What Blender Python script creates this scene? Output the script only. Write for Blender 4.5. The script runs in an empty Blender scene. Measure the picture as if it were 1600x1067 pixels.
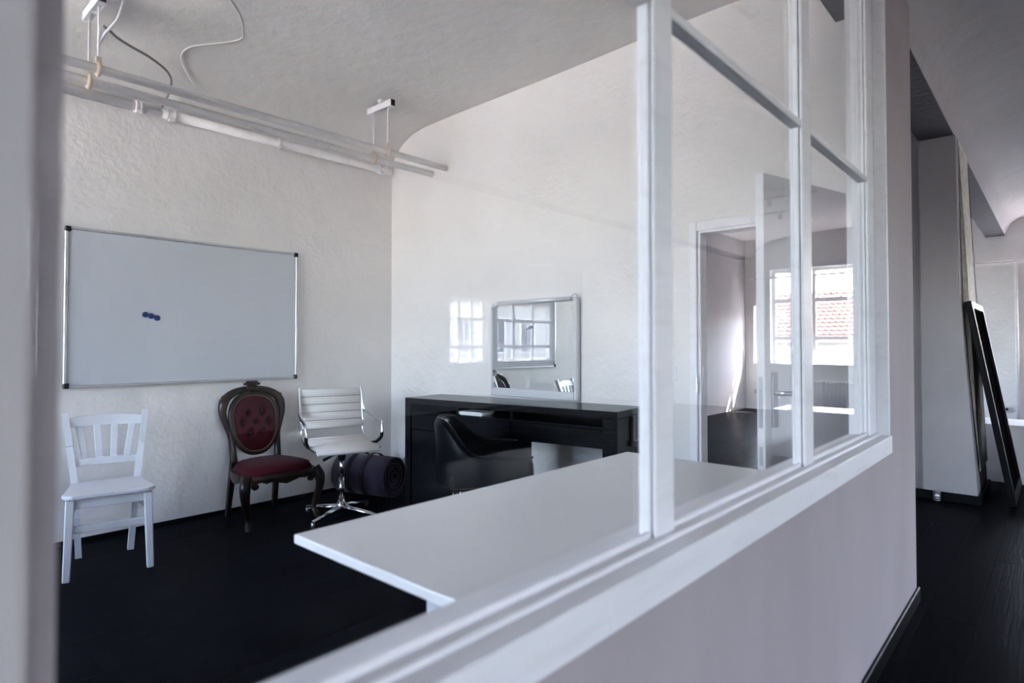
import bpy, bmesh, math, random
from mathutils import Vector, Matrix

random.seed(7)
S = bpy.context.scene
COL = S.collection
PI = math.pi
R = math.radians

# ------------------------------------------------------------------ camera
F_PX = 954.0
HEAD = 41.9                      # camera looks this many degrees left of +Y
PITCH = 1.15
cam_d = bpy.data.cameras.new('camera')
cam = bpy.data.objects.new('camera', cam_d)
COL.objects.link(cam)
cam.location = (0, 0, 1.30)
cam.rotation_euler = (R(90 + PITCH), 0, R(HEAD))
cam_d.sensor_width = 36.0
cam_d.lens = F_PX / 1600 * 36.0
cam_d.shift_y = -14.7 / 1600
cam_d.clip_start = 0.02
cam_d.dof.use_dof = True
cam_d.dof.focus_distance = 4.6
cam_d.dof.aperture_fstop = 2.1
S.camera = cam

# ------------------------------------------------------------------ world and sun
SUN_DIR = Vector((-0.45, -0.62, -1.0)).normalized()      # direction the light travels
w = bpy.data.worlds.new('world'); S.world = w; w.use_nodes = True
nt = w.node_tree; nt.nodes.clear()
sky = nt.nodes.new('ShaderNodeTexSky'); sky.sky_type = 'NISHITA'
sky.sun_disc = False
sky.sun_elevation = math.asin(-SUN_DIR.z)
sky.sun_rotation = math.atan2(-SUN_DIR.x, -SUN_DIR.y)
sky.air_density = 1.0; sky.dust_density = 2.0; sky.ozone_density = 1.0
hsv = nt.nodes.new('ShaderNodeHueSaturation'); hsv.inputs['Saturation'].default_value = 0.78
bg = nt.nodes.new('ShaderNodeBackground'); bg.inputs['Strength'].default_value = 1.9
wo = nt.nodes.new('ShaderNodeOutputWorld')
nt.links.new(sky.outputs[0], hsv.inputs['Color']); nt.links.new(hsv.outputs[0], bg.inputs['Color'])
nt.links.new(bg.outputs[0], wo.inputs['Surface'])
sun_d = bpy.data.lights.new('sun', 'SUN'); sun_d.energy = 32.0; sun_d.angle = R(0.6); sun_d.color = (1.0, 0.95, 0.88)
sun = bpy.data.objects.new('sun', sun_d); COL.objects.link(sun)
sun.rotation_euler = SUN_DIR.to_track_quat('-Z', 'Y').to_euler()

S.view_settings.view_transform = 'Standard'
S.view_settings.look = 'None'
S.view_settings.gamma = 1.0
S.view_settings.use_curve_mapping = False
S.view_settings.exposure = 2.35
S.cycles.use_denoising = True
S.cycles.max_bounces = 12
S.cycles.diffuse_bounces = 6
S.cycles.glossy_bounces = 6
S.cycles.transparent_max_bounces = 24
S.cycles.caustics_reflective = False
S.cycles.caustics_refractive = False
S.cycles.sample_clamp_indirect = 8.0

# ------------------------------------------------------------------ mesh helpers
def box(bm, x0, x1, y0, y1, z0, z1, bev=0.0, seg=1):
    m = Matrix.Translation(((x0+x1)/2, (y0+y1)/2, (z0+z1)/2)) @ Matrix.Diagonal((abs(x1-x0), abs(y1-y0), abs(z1-z0), 1))
    r = bmesh.ops.create_cube(bm, size=1.0, matrix=m)
    if bev > 0:
        es = list({e for v in r['verts'] for e in v.link_edges})
        bmesh.ops.bevel(bm, geom=es, offset=bev, segments=seg, affect='EDGES', profile=0.5, clamp_overlap=True)

def bar(bm, p0, p1, w0, d0, w1=None, d1=None, side=(1, 0, 0), bev=0.0):
    """tapered rectangular bar from p0 to p1; w along `side`, d across"""
    p0, p1 = Vector(p0), Vector(p1)
    w1 = w0 if w1 is None else w1; d1 = d0 if d1 is None else d1
    ax = (p1-p0).normalized()
    s = Vector(side); s = (s - ax*s.dot(ax)).normalized(); t = ax.cross(s)
    vs = []
    for p, w_, d_ in ((p0, w0, d0), (p1, w1, d1)):
        for a, b in ((-1, -1), (1, -1), (1, 1), (-1, 1)):
            vs.append(bm.verts.new(p + s*a*w_/2 + t*b*d_/2))
    fs = [bm.faces.new([vs[i] for i in q]) for q in ((3,2,1,0), (4,5,6,7), (0,1,5,4), (1,2,6,5), (2,3,7,6), (3,0,4,7))]
    if bev > 0:
        es = list({e for f in fs for e in f.edges})
        bmesh.ops.bevel(bm, geom=es, offset=bev, segments=1, affect='EDGES', clamp_overlap=True)

def tube(bm, pts, r, seg=10, closed=False, caps=True, flat=1.0):
    pts = [Vector(p) for p in pts]; n = len(pts)
    rs = r if isinstance(r, (list, tuple)) else [r]*n
    rings = []; prev = None
    for i, p in enumerate(pts):
        if closed: t = pts[(i+1) % n] - pts[i-1]
        else: t = pts[min(i+1, n-1)] - pts[max(i-1, 0)]
        t.normalize()
        if prev is None:
            a = Vector((0, 0, 1)) if abs(t.z) < 0.9 else Vector((1, 0, 0))
            u = (a - t*a.dot(t)).normalized()
        else:
            u = (prev - t*prev.dot(t)).normalized()
        prev = u; v = t.cross(u)
        rings.append([bm.verts.new(p + (u*math.cos(k*2*PI/seg) + v*math.sin(k*2*PI/seg)*flat)*rs[i]) for k in range(seg)])
    m = n if closed else n-1
    for i in range(m):
        A, B = rings[i], rings[(i+1) % n]
        for k in range(seg):
            f = bm.faces.new((A[k], A[(k+1) % seg], B[(k+1) % seg], B[k])); f.smooth = True
    if caps and not closed:
        bm.faces.new(list(reversed(rings[0]))); bm.faces.new(rings[-1])

def spline(pts, k=6, closed=False):
    P = [Vector(p) for p in pts]; n = len(P); out = []
    for i in range(n if closed else n-1):
        if closed: a, b, c, d = P[i-1], P[i], P[(i+1) % n], P[(i+2) % n]
        else: a, b, c, d = P[max(i-1, 0)], P[i], P[i+1], P[min(i+2, n-1)]
        for j in range(k):
            t = j/k
            out.append(0.5*((2*b) + (c-a)*t + (2*a-5*b+4*c-d)*t*t + (3*b-a-3*c+d)*t*t*t))
    if not closed: out.append(P[-1])
    return out

def lerp_list(vals, n):
    out = []
    for i in range(n):
        f = i/(n-1)*(len(vals)-1); j = min(int(f), len(vals)-2); out.append(vals[j] + (vals[j+1]-vals[j])*(f-j))
    return out

def cyl(bm, p0, p1, r, seg=14): tube(bm, [p0, p1], r, seg)

def ball(bm, c, rx, ry, rz, u=10, v=7):
    r = bmesh.ops.create_uvsphere(bm, u_segments=u, v_segments=v, radius=1.0,
                                  matrix=Matrix.Translation(c) @ Matrix.Diagonal((rx, ry, rz, 1)))
    for vv in r['verts']:
        for f in vv.link_faces: f.smooth = True

def prism(bm, prof, axis, a0, a1):
    """closed 2-D profile swept along an axis ('x': prof=(y,z), 'y': prof=(x,z), 'z': prof=(x,y))"""
    def P(p, a):
        return {'x': (a, p[0], p[1]), 'y': (p[0], a, p[1]), 'z': (p[0], p[1], a)}[axis]
    A = [bm.verts.new(P(p, a0)) for p in prof]; B = [bm.verts.new(P(p, a1)) for p in prof]
    n = len(prof)
    for i in range(n): bm.faces.new((A[i], A[(i+1) % n], B[(i+1) % n], B[i]))
    bm.faces.new(A); bm.faces.new(list(reversed(B)))

def obj(name, bm, mat, parent=None, smooth_angle=None):
    bmesh.ops.recalc_face_normals(bm, faces=bm.faces[:])
    me = bpy.data.meshes.new(name); bm.to_mesh(me); bm.free()
    if mat is not None: me.materials.append(mat)
    o = bpy.data.objects.new(name, me); COL.objects.link(o)
    if parent is not None: o.parent = parent
    return o

def new(): return bmesh.new()

def mk(name, mat, parent, *boxes, bev=0.0):
    bm = new()
    for b in boxes: box(bm, *b, bev=bev)
    return obj(name, bm, mat, parent)

def tag(o, label, cat, group=None, kind=None):
    o['label'] = label; o['category'] = cat
    if group: o['group'] = group
    if kind: o['kind'] = kind
    return o

def thing(name, label, cat, loc=(0, 0, 0), rotz=0.0, group=None, kind=None):
    o = bpy.data.objects.new(name, None); COL.objects.link(o)
    o.empty_display_size = 0.1
    o.location = loc; o.rotation_euler = (0, 0, rotz)
    return tag(o, label, cat, group, kind)

def link_copy(src, parent, loc=None):
    c = src.copy(); COL.objects.link(c); c.parent = parent
    if loc is not None: c.location = loc
    return c

# ------------------------------------------------------------------ materials
def mat(name, col, rough=0.5, metal=0.0, spec=0.5, bump=(), var=None, coat=0.0, sheen=0.0, rand=0.0):
    """bump: list of (scale, strength, distance, stretch); var: (scale, second colour, lo, hi, stretch)"""
    m = bpy.data.materials.new(name); m.use_nodes = True
    n = m.node_tree; b = n.nodes['Principled BSDF']
    b.inputs['Base Color'].default_value = (*col, 1); b.inputs['Roughness'].default_value = rough
    b.inputs['Metallic'].default_value = metal; b.inputs['Specular IOR Level'].default_value = spec
    b.inputs['Coat Weight'].default_value = coat
    if sheen: b.inputs['Sheen Weight'].default_value = sheen
    tc = n.nodes.new('ShaderNodeTexCoord')
    def noise(scale, stretch, detail=4):
        mp = n.nodes.new('ShaderNodeMapping'); mp.inputs['Scale'].default_value = stretch
        n.links.new(tc.outputs['Object'], mp.inputs['Vector'])
        t = n.nodes.new('ShaderNodeTexNoise'); t.inputs['Scale'].default_value = scale; t.inputs['Detail'].default_value = detail
        n.links.new(mp.outputs[0], t.inputs['Vector']); return t
    out = None
    if var:
        sc, c2, lo, hi, stt = var
        t = noise(sc, stt, 6)
        rmp = n.nodes.new('ShaderNodeValToRGB')
        rmp.color_ramp.elements[0].position = lo; rmp.color_ramp.elements[0].color = (*col, 1)
        rmp.color_ramp.elements[1].position = hi; rmp.color_ramp.elements[1].color = (*c2, 1)
        n.links.new(t.outputs['Fac'], rmp.inputs['Fac']); out = rmp.outputs['Color']
    if rand:
        oi = n.nodes.new('ShaderNodeObjectInfo')
        mr = n.nodes.new('ShaderNodeMapRange'); mr.inputs['To Min'].default_value = 1-rand; mr.inputs['To Max'].default_value = 1+rand
        n.links.new(oi.outputs['Random'], mr.inputs['Value'])
        hs = n.nodes.new('ShaderNodeHueSaturation')
        if out is None: hs.inputs['Color'].default_value = (*col, 1)
        else: n.links.new(out, hs.inputs['Color'])
        n.links.new(mr.outputs[0], hs.inputs['Value']); out = hs.outputs['Color']
    if out is not None: n.links.new(out, b.inputs['Base Color'])
    prev = None
    for sc, st, dist, stt in bump:
        t = noise(sc, stt)
        bp = n.nodes.new('ShaderNodeBump'); bp.inputs['Strength'].default_value = st; bp.inputs['Distance'].default_value = dist
        n.links.new(t.outputs['Fac'], bp.inputs['Height'])
        if prev: n.links.new(prev.outputs[0], bp.inputs['Normal'])
        prev = bp
    if prev: n.links.new(prev.outputs[0], b.inputs['Normal'])
    return m

def glass_mat(name, tint=(1, 1, 1), ior=1.5):
    m = bpy.data.materials.new(name); m.use_nodes = True
    n = m.node_tree; n.nodes.clear()
    tr = n.nodes.new('ShaderNodeBsdfTransparent'); tr.inputs[0].default_value = (*tint, 1)
    gl = n.nodes.new('ShaderNodeBsdfGlossy'); gl.inputs['Roughness'].default_value = 0.0
    fr = n.nodes.new('ShaderNodeFresnel'); fr.inputs['IOR'].default_value = ior
    geo = n.nodes.new('ShaderNodeNewGeometry')
    # same reflectance from either side of the sheet
    mx = n.nodes.new('ShaderNodeMixShader'); o = n.nodes.new('ShaderNodeOutputMaterial')
    mixi = n.nodes.new('ShaderNodeMath'); mixi.operation = 'MULTIPLY_ADD'
    # the Fresnel node inverts the IOR on back faces; give it 1/ior there so both sides reflect alike
    mixi.inputs[1].default_value = 1/ior - ior; mixi.inputs[2].default_value = ior
    n.links.new(geo.outputs['Backfacing'], mixi.inputs[0])
    n.links.new(mixi.outputs[0], fr.inputs['IOR'])
    n.links.new(fr.outputs[0], mx.inputs[0]); n.links.new(tr.outputs[0], mx.inputs[1]); n.links.new(gl.outputs[0], mx.inputs[2])
    n.links.new(mx.outputs[0], o.inputs['Surface'])
    return m

O1 = (1, 1, 1)
M = {}
M['plaster'] = mat('plaster', (0.80, 0.772, 0.762), 0.55, spec=0.3, bump=[(5, 0.5, 0.03, O1), (28, 0.4, 0.01, O1)],
                   var=(2.2, (0.755, 0.728, 0.718), 0.35, 0.7, O1))
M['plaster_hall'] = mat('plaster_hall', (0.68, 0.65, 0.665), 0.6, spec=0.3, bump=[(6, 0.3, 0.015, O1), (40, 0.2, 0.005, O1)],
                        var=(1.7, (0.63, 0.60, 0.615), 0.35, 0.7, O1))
M['grey_wall'] = mat('grey_plaster', (0.36, 0.35, 0.35), 0.7, spec=0.2, bump=[(6, 0.3, 0.015, O1)], var=(1.7, (0.31, 0.30, 0.30), 0.35, 0.7, O1))
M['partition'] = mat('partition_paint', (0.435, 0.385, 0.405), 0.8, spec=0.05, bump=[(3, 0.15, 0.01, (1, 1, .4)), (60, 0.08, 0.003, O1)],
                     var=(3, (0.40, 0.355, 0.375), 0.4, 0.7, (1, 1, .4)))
M['ceiling'] = mat('ceiling_plaster', (0.76, 0.735, 0.72), 0.65, spec=0.25, bump=[(2.5, 0.5, 0.05, O1), (12, 0.35, 0.015, O1), (50, 0.2, 0.005, O1)],
                   var=(1.5, (0.70, 0.675, 0.66), 0.35, 0.7, O1))
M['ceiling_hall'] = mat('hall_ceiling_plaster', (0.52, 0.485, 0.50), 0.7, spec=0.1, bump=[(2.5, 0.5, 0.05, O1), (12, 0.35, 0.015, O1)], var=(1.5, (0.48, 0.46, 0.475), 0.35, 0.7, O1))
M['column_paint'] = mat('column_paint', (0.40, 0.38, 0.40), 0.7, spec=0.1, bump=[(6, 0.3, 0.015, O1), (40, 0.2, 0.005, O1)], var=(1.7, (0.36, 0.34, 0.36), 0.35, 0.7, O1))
M['casing_paint'] = mat('casing_paint', (0.53, 0.495, 0.51), 0.7, spec=0.1)
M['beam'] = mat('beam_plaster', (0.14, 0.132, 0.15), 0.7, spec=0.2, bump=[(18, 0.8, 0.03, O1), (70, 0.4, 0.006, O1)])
M['trim'] = mat('trim_paint', (0.85, 0.84, 0.87), 0.5, spec=0.25, bump=[(20, 0.06, 0.004, (1, .15, 1))], var=(9, (0.78, 0.765, 0.785), 0.5, 0.75, (2, .4, 3)))
M['plank'] = mat('plank_paint', (0.0036, 0.0041, 0.0070), 0.33, spec=0.06, bump=[(14, 0.25, 0.004, (6, .35, 1)), (90, 0.15, 0.0015, (5, .2, 1))],
                 var=(7, (0.0062, 0.0058, 0.0070), 0.4, 0.75, (5, .4, 1)), rand=0.25)
def floor_gloss(m, ior, k, rough):
    n = m.node_tree; b = n.nodes['Principled BSDF']; b.inputs['Specular IOR Level'].default_value = 0.0
    gl = n.nodes.new('ShaderNodeBsdfGlossy'); gl.inputs['Roughness'].default_value = rough
    fr = n.nodes.new('ShaderNodeFresnel'); fr.inputs['IOR'].default_value = ior
    mu = n.nodes.new('ShaderNodeMath'); mu.operation = 'MULTIPLY'; mu.inputs[1].default_value = k
    mx = n.nodes.new('ShaderNodeMixShader')
    n.links.new(fr.outputs[0], mu.inputs[0]); n.links.new(mu.outputs[0], mx.inputs[0])
    n.links.new(b.outputs[0], mx.inputs[1]); n.links.new(gl.outputs[0], mx.inputs[2])
    for l in list(n.links):
        if l.to_socket == b.inputs['Normal']: n.links.new(l.from_socket, gl.inputs['Normal'])
    n.links.new(mx.outputs[0], n.nodes['Material Output'].inputs['Surface'])
floor_gloss(M['plank'], 1.30, 0.13, 0.28)
M['black_paint'] = mat('black_paint', (0.003, 0.003, 0.004), 0.45, spec=0.08)
M['board_white'] = mat('whiteboard_enamel', (0.57, 0.595, 0.645), 0.12, spec=0.5)
M['alu'] = mat('aluminium', (0.62, 0.63, 0.66), 0.35, metal=0.9)
M['matte_floor'] = mat('matte_dark_floor', (0.004, 0.004, 0.005), 0.9, spec=0.0, bump=[(30, .3, .004, O1)])
M['black_plastic'] = mat('black_plastic', (0.004, 0.004, 0.005), 0.45, spec=0.3)
M['blue'] = mat('blue_magnet', (0.010, 0.035, 0.16), 0.4)
M['chair_white'] = mat('chair_paint', (0.59, 0.60, 0.645), 0.35, bump=[(30, 0.12, 0.003, (1, 1, .3))], var=(12, (0.52, 0.53, 0.56), 0.55, 0.75, (1, 1, .4)))
M['wood'] = mat('walnut', (0.009, 0.0045, 0.0035), 0.30, spec=0.35, var=(14, (0.040, 0.018, 0.009), 0.45, 0.8, (1, 1, .3)), bump=[(40, 0.15, 0.003, (1, 1, .3))])
M['red'] = mat('red_velvet', (0.050, 0.0035, 0.0085), 0.8, spec=0.1, sheen=0.03, var=(6, (0.030, 0.0025, 0.006), 0.4, 0.7, O1))
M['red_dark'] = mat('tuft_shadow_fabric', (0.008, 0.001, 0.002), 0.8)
M['leather_white'] = mat('white_leather', (0.64, 0.615, 0.60), 0.45, bump=[(60, 0.1, 0.002, O1)])
M['seam'] = mat('seam_thread', (0.30, 0.285, 0.275), 0.7)
M['chrome'] = mat('chrome', (0.82, 0.84, 0.87), 0.12, metal=1.0)
M['desk'] = mat('black_veneer', (0.003, 0.0034, 0.0048), 0.22, spec=0.15, bump=[(20, 0.02, 0.001, (.3, 4, 4))], var=(10, (0.005, 0.005, 0.0065), 0.4, 0.7, (.3, 5, 5)))
M['tub'] = mat('black_leather', (0.0022, 0.0027, 0.0042), 0.36, spec=0.07, bump=[(70, 0.12, 0.002, O1)])
M['table'] = mat('table_laminate', (0.72, 0.715, 0.725), 0.28)
M['table_leg'] = mat('table_leg_paint', (0.50, 0.52, 0.56), 0.35)
M['purple'] = mat('purple_felt', (0.030, 0.020, 0.046), 0.85, sheen=0.2, var=(9, (0.046, 0.028, 0.062), 0.4, 0.7, O1))
M['purple_strap'] = mat('purple_strap', (0.014, 0.010, 0.022), 0.7)
M['pipe'] = mat('pipe_paint', (0.80, 0.775, 0.78), 0.6, spec=0.2, var=(8, (0.72, 0.70, 0.705), 0.5, 0.7, O1))
M['clamp'] = mat('clamp_cream', (0.62, 0.52, 0.40), 0.5)
M['cable'] = mat('grey_cable', (0.22, 0.21, 0.21), 0.6)
M['mirror'] = mat('mirror_silver', (0.86, 0.89, 0.87), 0.005, metal=1.0)
M['frame_silver'] = mat('frame_silver', (0.66, 0.67, 0.70), 0.3, metal=0.25)
M['door'] = mat('door_paint', (0.82, 0.81, 0.83), 0.35, spec=0.3)
M['steel'] = mat('brushed_steel', (0.55, 0.56, 0.58), 0.3, metal=1.0)
M['radiator'] = mat('radiator_enamel', (0.88, 0.88, 0.87), 0.35)
M['cream_wall'] = mat('ochre_render', (0.26, 0.19, 0.085), 0.9, spec=0.1, bump=[(10, .2, .02, O1)])
M['white_wall'] = mat('pale_render', (0.78, 0.76, 0.72), 0.9, spec=0.1)
M['pale_wall'] = mat('pale_facade', (0.42, 0.40, 0.36), 0.9, spec=0.1)
M['tile'] = mat('clay_tile', (0.11, 0.030, 0.022), 0.75, var=(3, (0.19, 0.065, 0.048), 0.4, 0.65, O1))
M['asphalt'] = mat('asphalt', (0.07, 0.07, 0.07), 0.9)
M['dark_glass'] = mat('dark_window_glass', (0.05, 0.06, 0.07), 0.05)
M['patina'] = mat('worn_yellow_plaster', (0.60, 0.54, 0.44), 0.8, var=(14, (0.70, 0.69, 0.68), 0.42, 0.58, O1), bump=[(14, .5, .02, O1)])
M['paper'] = mat('paper', (0.80, 0.80, 0.80), 0.7)
M['brown'] = mat('brown_board', (0.10, 0.055, 0.03), 0.6)
M['glass'] = glass_mat('clear_glass', (0.99, 0.99, 0.99))
M['wglass'] = glass_mat('window_glass', (0.98, 0.98, 0.98))

# ------------------------------------------------------------------ plan of the place (metres)
XL = -4.79            # face of the long wall on the left
YB = 3.60             # face of the wall behind the desk
YB2 = 3.68            # its other face
XP = -0.555           # hall face of the glazed partition
XPI = -0.68           # office face of the partition
YE = 12.5             # far end wall of the loft
YF = -3.2             # near end wall of the loft
XC = 3.40             # second row of columns
XR = 7.60             # outer wall of the side bay
ZB = 3.04             # underside of beams
TOP = 3.75

# ------------------------------------------------------------------ walls with openings
def wall(name, axis, p0, p1, a0, a1, z0, z1, openings, m, label):
    """axis 'x': wall runs along x, thickness p0..p1 in y; axis 'y': runs along y, thickness in x"""
    bm = new()
    def b(s0, s1, q0, q1):
        if s1-s0 < 1e-4 or q1-q0 < 1e-4: return
        if axis == 'x': box(bm, s0, s1, p0, p1, q0, q1)
        else: box(bm, p0, p1, s0, s1, q0, q1)
    cur = a0
    for (o0, o1, q0, q1) in sorted(openings):
        b(cur, o0, z0, z1); b(o0, o1, z0, q0); b(o0, o1, q1, z1); cur = o1
    b(cur, a1, z0, z1)
    bmesh.ops.remove_doubles(bm, verts=bm.verts[:], dist=1e-5)
    o = obj(name, bm, m)
    return tag(o, label, 'wall', kind='structure')

WZ0, WZ1 = 0.90, 2.78
OFFICE_WIN = [(-4.65, -3.55), (-3.20, -2.10)]
HALL_WIN = []
END_WIN = [(-4.62, -3.65), (-0.15, 1.25), (1.50, 3.05)]
END_TOP = [2.08, WZ1, WZ1]
SIDE_WIN = [(8.05, 9.15), (9.40, 11.40)]
FAR_FILL_WIN = [(7.3, 8.7), (9.0, 10.2)]  # unseen windows added to brighten the far end wall
BAY_FILL_WIN = [(-2.85, -1.50), (-1.30, 0.05), (0.25, 1.60)]  # out of view, added to light the hall side of the glazing
SZ0, SZ1 = 0.92, 2.25

wall('wall_far', 'y', XL-0.4, XL, YB2, YE+0.3, -0.2, TOP, [(a, b, 0.9, 2.85) for a, b in FAR_FILL_WIN], M['column_paint'], 'grey plastered wall with sun stripes beyond the open doorway')
wall('wall_left', 'y', XL-0.4, XL, YF-0.3, YB2, -0.2, TOP, [], M['plaster'], 'long rough white plaster wall behind the whiteboard and the chairs')
wall('wall_front', 'x', YF-0.3, YF, XL, XR, -0.2, TOP, [(a, b, WZ0, 3.02) for a, b in OFFICE_WIN], M['plaster'], 'white outer wall with windows behind the camera')
wall('wall_end', 'x', YE, YE+0.3, XL, XR, -0.2, TOP, [(a, b, WZ0, t) for (a, b), t in zip(END_WIN, END_TOP)], M['plaster'], 'white far end wall of the corridor with a socket strip')
wall('wall_right', 'y', XR, XR+0.3, YF-0.3, YE+0.3, -0.2, TOP, [(a, b, SZ0, SZ1) for a, b in SIDE_WIN]+[(a, b, 0.9, 3.0) for a, b in BAY_FILL_WIN], M['grey_wall'], 'grey plastered outer wall of the side bay mirrored in the glass')
DX0, DX1, DZ = -1.675, -0.725, 2.02
wall('wall_back', 'x', YB, YB2, XL, XPI, 0, TOP, [(DX0, DX1, -0.01, DZ)], M['plaster'], 'white plaster wall behind the black desk, with the open doorway')

# ------------------------------------------------------------------ ceiling (shallow vaults between beams)
def ceiling_bay(name, prof, label, m='ceiling', y0=YF-0.3, y1=YE+0.3):
    bm = new()
    xs = spline([(x, 0, z) for x, z in prof], 5)
    low = [(p.x, p.z) for p in xs]
    ys = [y0 + i*(y1-y0)/60 for i in range(61)]
    rows = [[bm.verts.new((x, y, z)) for x, z in low] for y in ys]
    for a, b in zip(rows, rows[1:]):
        for i in range(len(low)-1):
            f = bm.faces.new((a[i], a[i+1], b[i+1], b[i])); f.smooth = True
    # slab above, so it is a solid ceiling
    t = [[bm.verts.new((x, y, TOP)) for x in (low[0][0], low[-1][0])] for y in (ys[0], ys[-1])]
    bm.faces.new((t[0][0], t[0][1], t[1][1], t[1][0]))
    bm.faces.new([r[0] for r in rows] + [t[1][0], t[0][0]])
    bm.faces.new([r[-1] for r in rows] + [t[1][1], t[0][1]])
    bm.faces.new(rows[0] + [t[0][1], t[0][0]]); bm.faces.new(rows[-1] + [t[1][1], t[1][0]])
    return tag(obj(name, bm, M[m]), label, 'ceiling', kind='structure')
ceiling_bay('ceiling', [(-4.79, 2.97), (-4.778, 3.05), (-4.70, 3.14), (-4.58, 3.22), (-4.40, 3.275), (-4.0, 3.30), (-2.7, 3.325), (-1.6, 3.36), (-1.15, 3.33), (-0.96, 3.20), (-0.88, ZB)],
            'grey-white plaster ceiling with a coved edge over the office', y1=YB2)
ceiling_bay('ceiling_far', [(-4.79, 3.40), (-4.6, 3.42), (-3.0, 3.44), (-1.4, 3.43), (-1.1, 3.36), (-0.95, 3.2), (-0.88, ZB)],
            'plaster ceiling of the room beyond the doorway', y0=YB2)
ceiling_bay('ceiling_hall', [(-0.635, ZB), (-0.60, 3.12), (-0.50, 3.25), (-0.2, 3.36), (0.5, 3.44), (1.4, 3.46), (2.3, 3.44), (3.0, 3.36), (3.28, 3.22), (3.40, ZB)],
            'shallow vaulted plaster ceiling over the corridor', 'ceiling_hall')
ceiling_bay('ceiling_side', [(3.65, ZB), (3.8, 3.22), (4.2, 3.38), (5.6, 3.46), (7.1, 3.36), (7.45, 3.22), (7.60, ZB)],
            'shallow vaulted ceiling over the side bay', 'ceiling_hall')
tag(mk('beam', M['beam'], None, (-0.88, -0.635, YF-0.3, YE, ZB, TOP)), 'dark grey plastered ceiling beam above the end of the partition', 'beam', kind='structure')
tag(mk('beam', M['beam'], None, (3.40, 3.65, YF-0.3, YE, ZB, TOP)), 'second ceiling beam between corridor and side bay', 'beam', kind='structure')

# ------------------------------------------------------------------ floor: painted boards
fl = thing('floor', 'glossy black painted plank floor', 'floor', (0, 0, 0), kind='structure')
mk('subfloor', M['black_paint'], fl, (XL-0.4, XR+0.3, YF-0.3, YE+0.3, -0.2, -0.022))
PW, PL = 0.195, 2.45
def plank_mesh(L):
    bm = new(); box(bm, -PW/2+0.0006, PW/2-0.0006, 0.0006, L-0.0006, -0.022, 0.0)
    me = bpy.data.meshes.new('plank'); bmesh.ops.recalc_face_normals(bm, faces=bm.faces[:]); bm.to_mesh(me); bm.free(); me.materials.append(M['plank']); return me
cache = {}
nrow = int((XC+0.25-XL)/PW)+1
for i in range(nrow):
    x = XL + PW*(i+0.5)
    y = YF - [0.0, 1.3, 0.6, 1.9, 0.95][i % 5]
    while y < YE-0.02:
        L = min(PL, YE-y); L = round(L, 2)
        y0 = max(y, YF); L = round(min(y+PL, YE)-y0, 2)
        if L > 0.05:
            if L not in cache: cache[L] = plank_mesh(L)
            p = bpy.data.objects.new('plank', cache[L]); COL.objects.link(p); p.parent = fl
            p.location = (x, y0, -random.random()*0.0006)
        y += PL
mk('side_bay_floor', M['matte_floor'], fl, (XL+PW*nrow, XR, YF, YE, -0.022, 0.0))

# black skirting
def skirt(name, label, *b):
    bm = new()
    for q in b: box(bm, *q, bev=0.004)
    return tag(obj(name, bm, M['black_paint']), label, 'baseboard', kind='structure')
skirt('baseboard_left', 'thin black baseboard along the whiteboard wall', (XL, XL+0.012, YF, YB, 0, 0.035))
skirt('baseboard_partition', 'black baseboard along the foot of the partition', (XP, XP+0.014, YF, YB2+0.014, 0, 0.075), (XP-0.14, XP, YB2, YB2+0.014, 0, 0.075))
skirt('baseboard_back', 'black baseboard below the desk wall', (XL+0.014, DX0-0.09, YB-0.012, YB, 0, 0.035))

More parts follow.
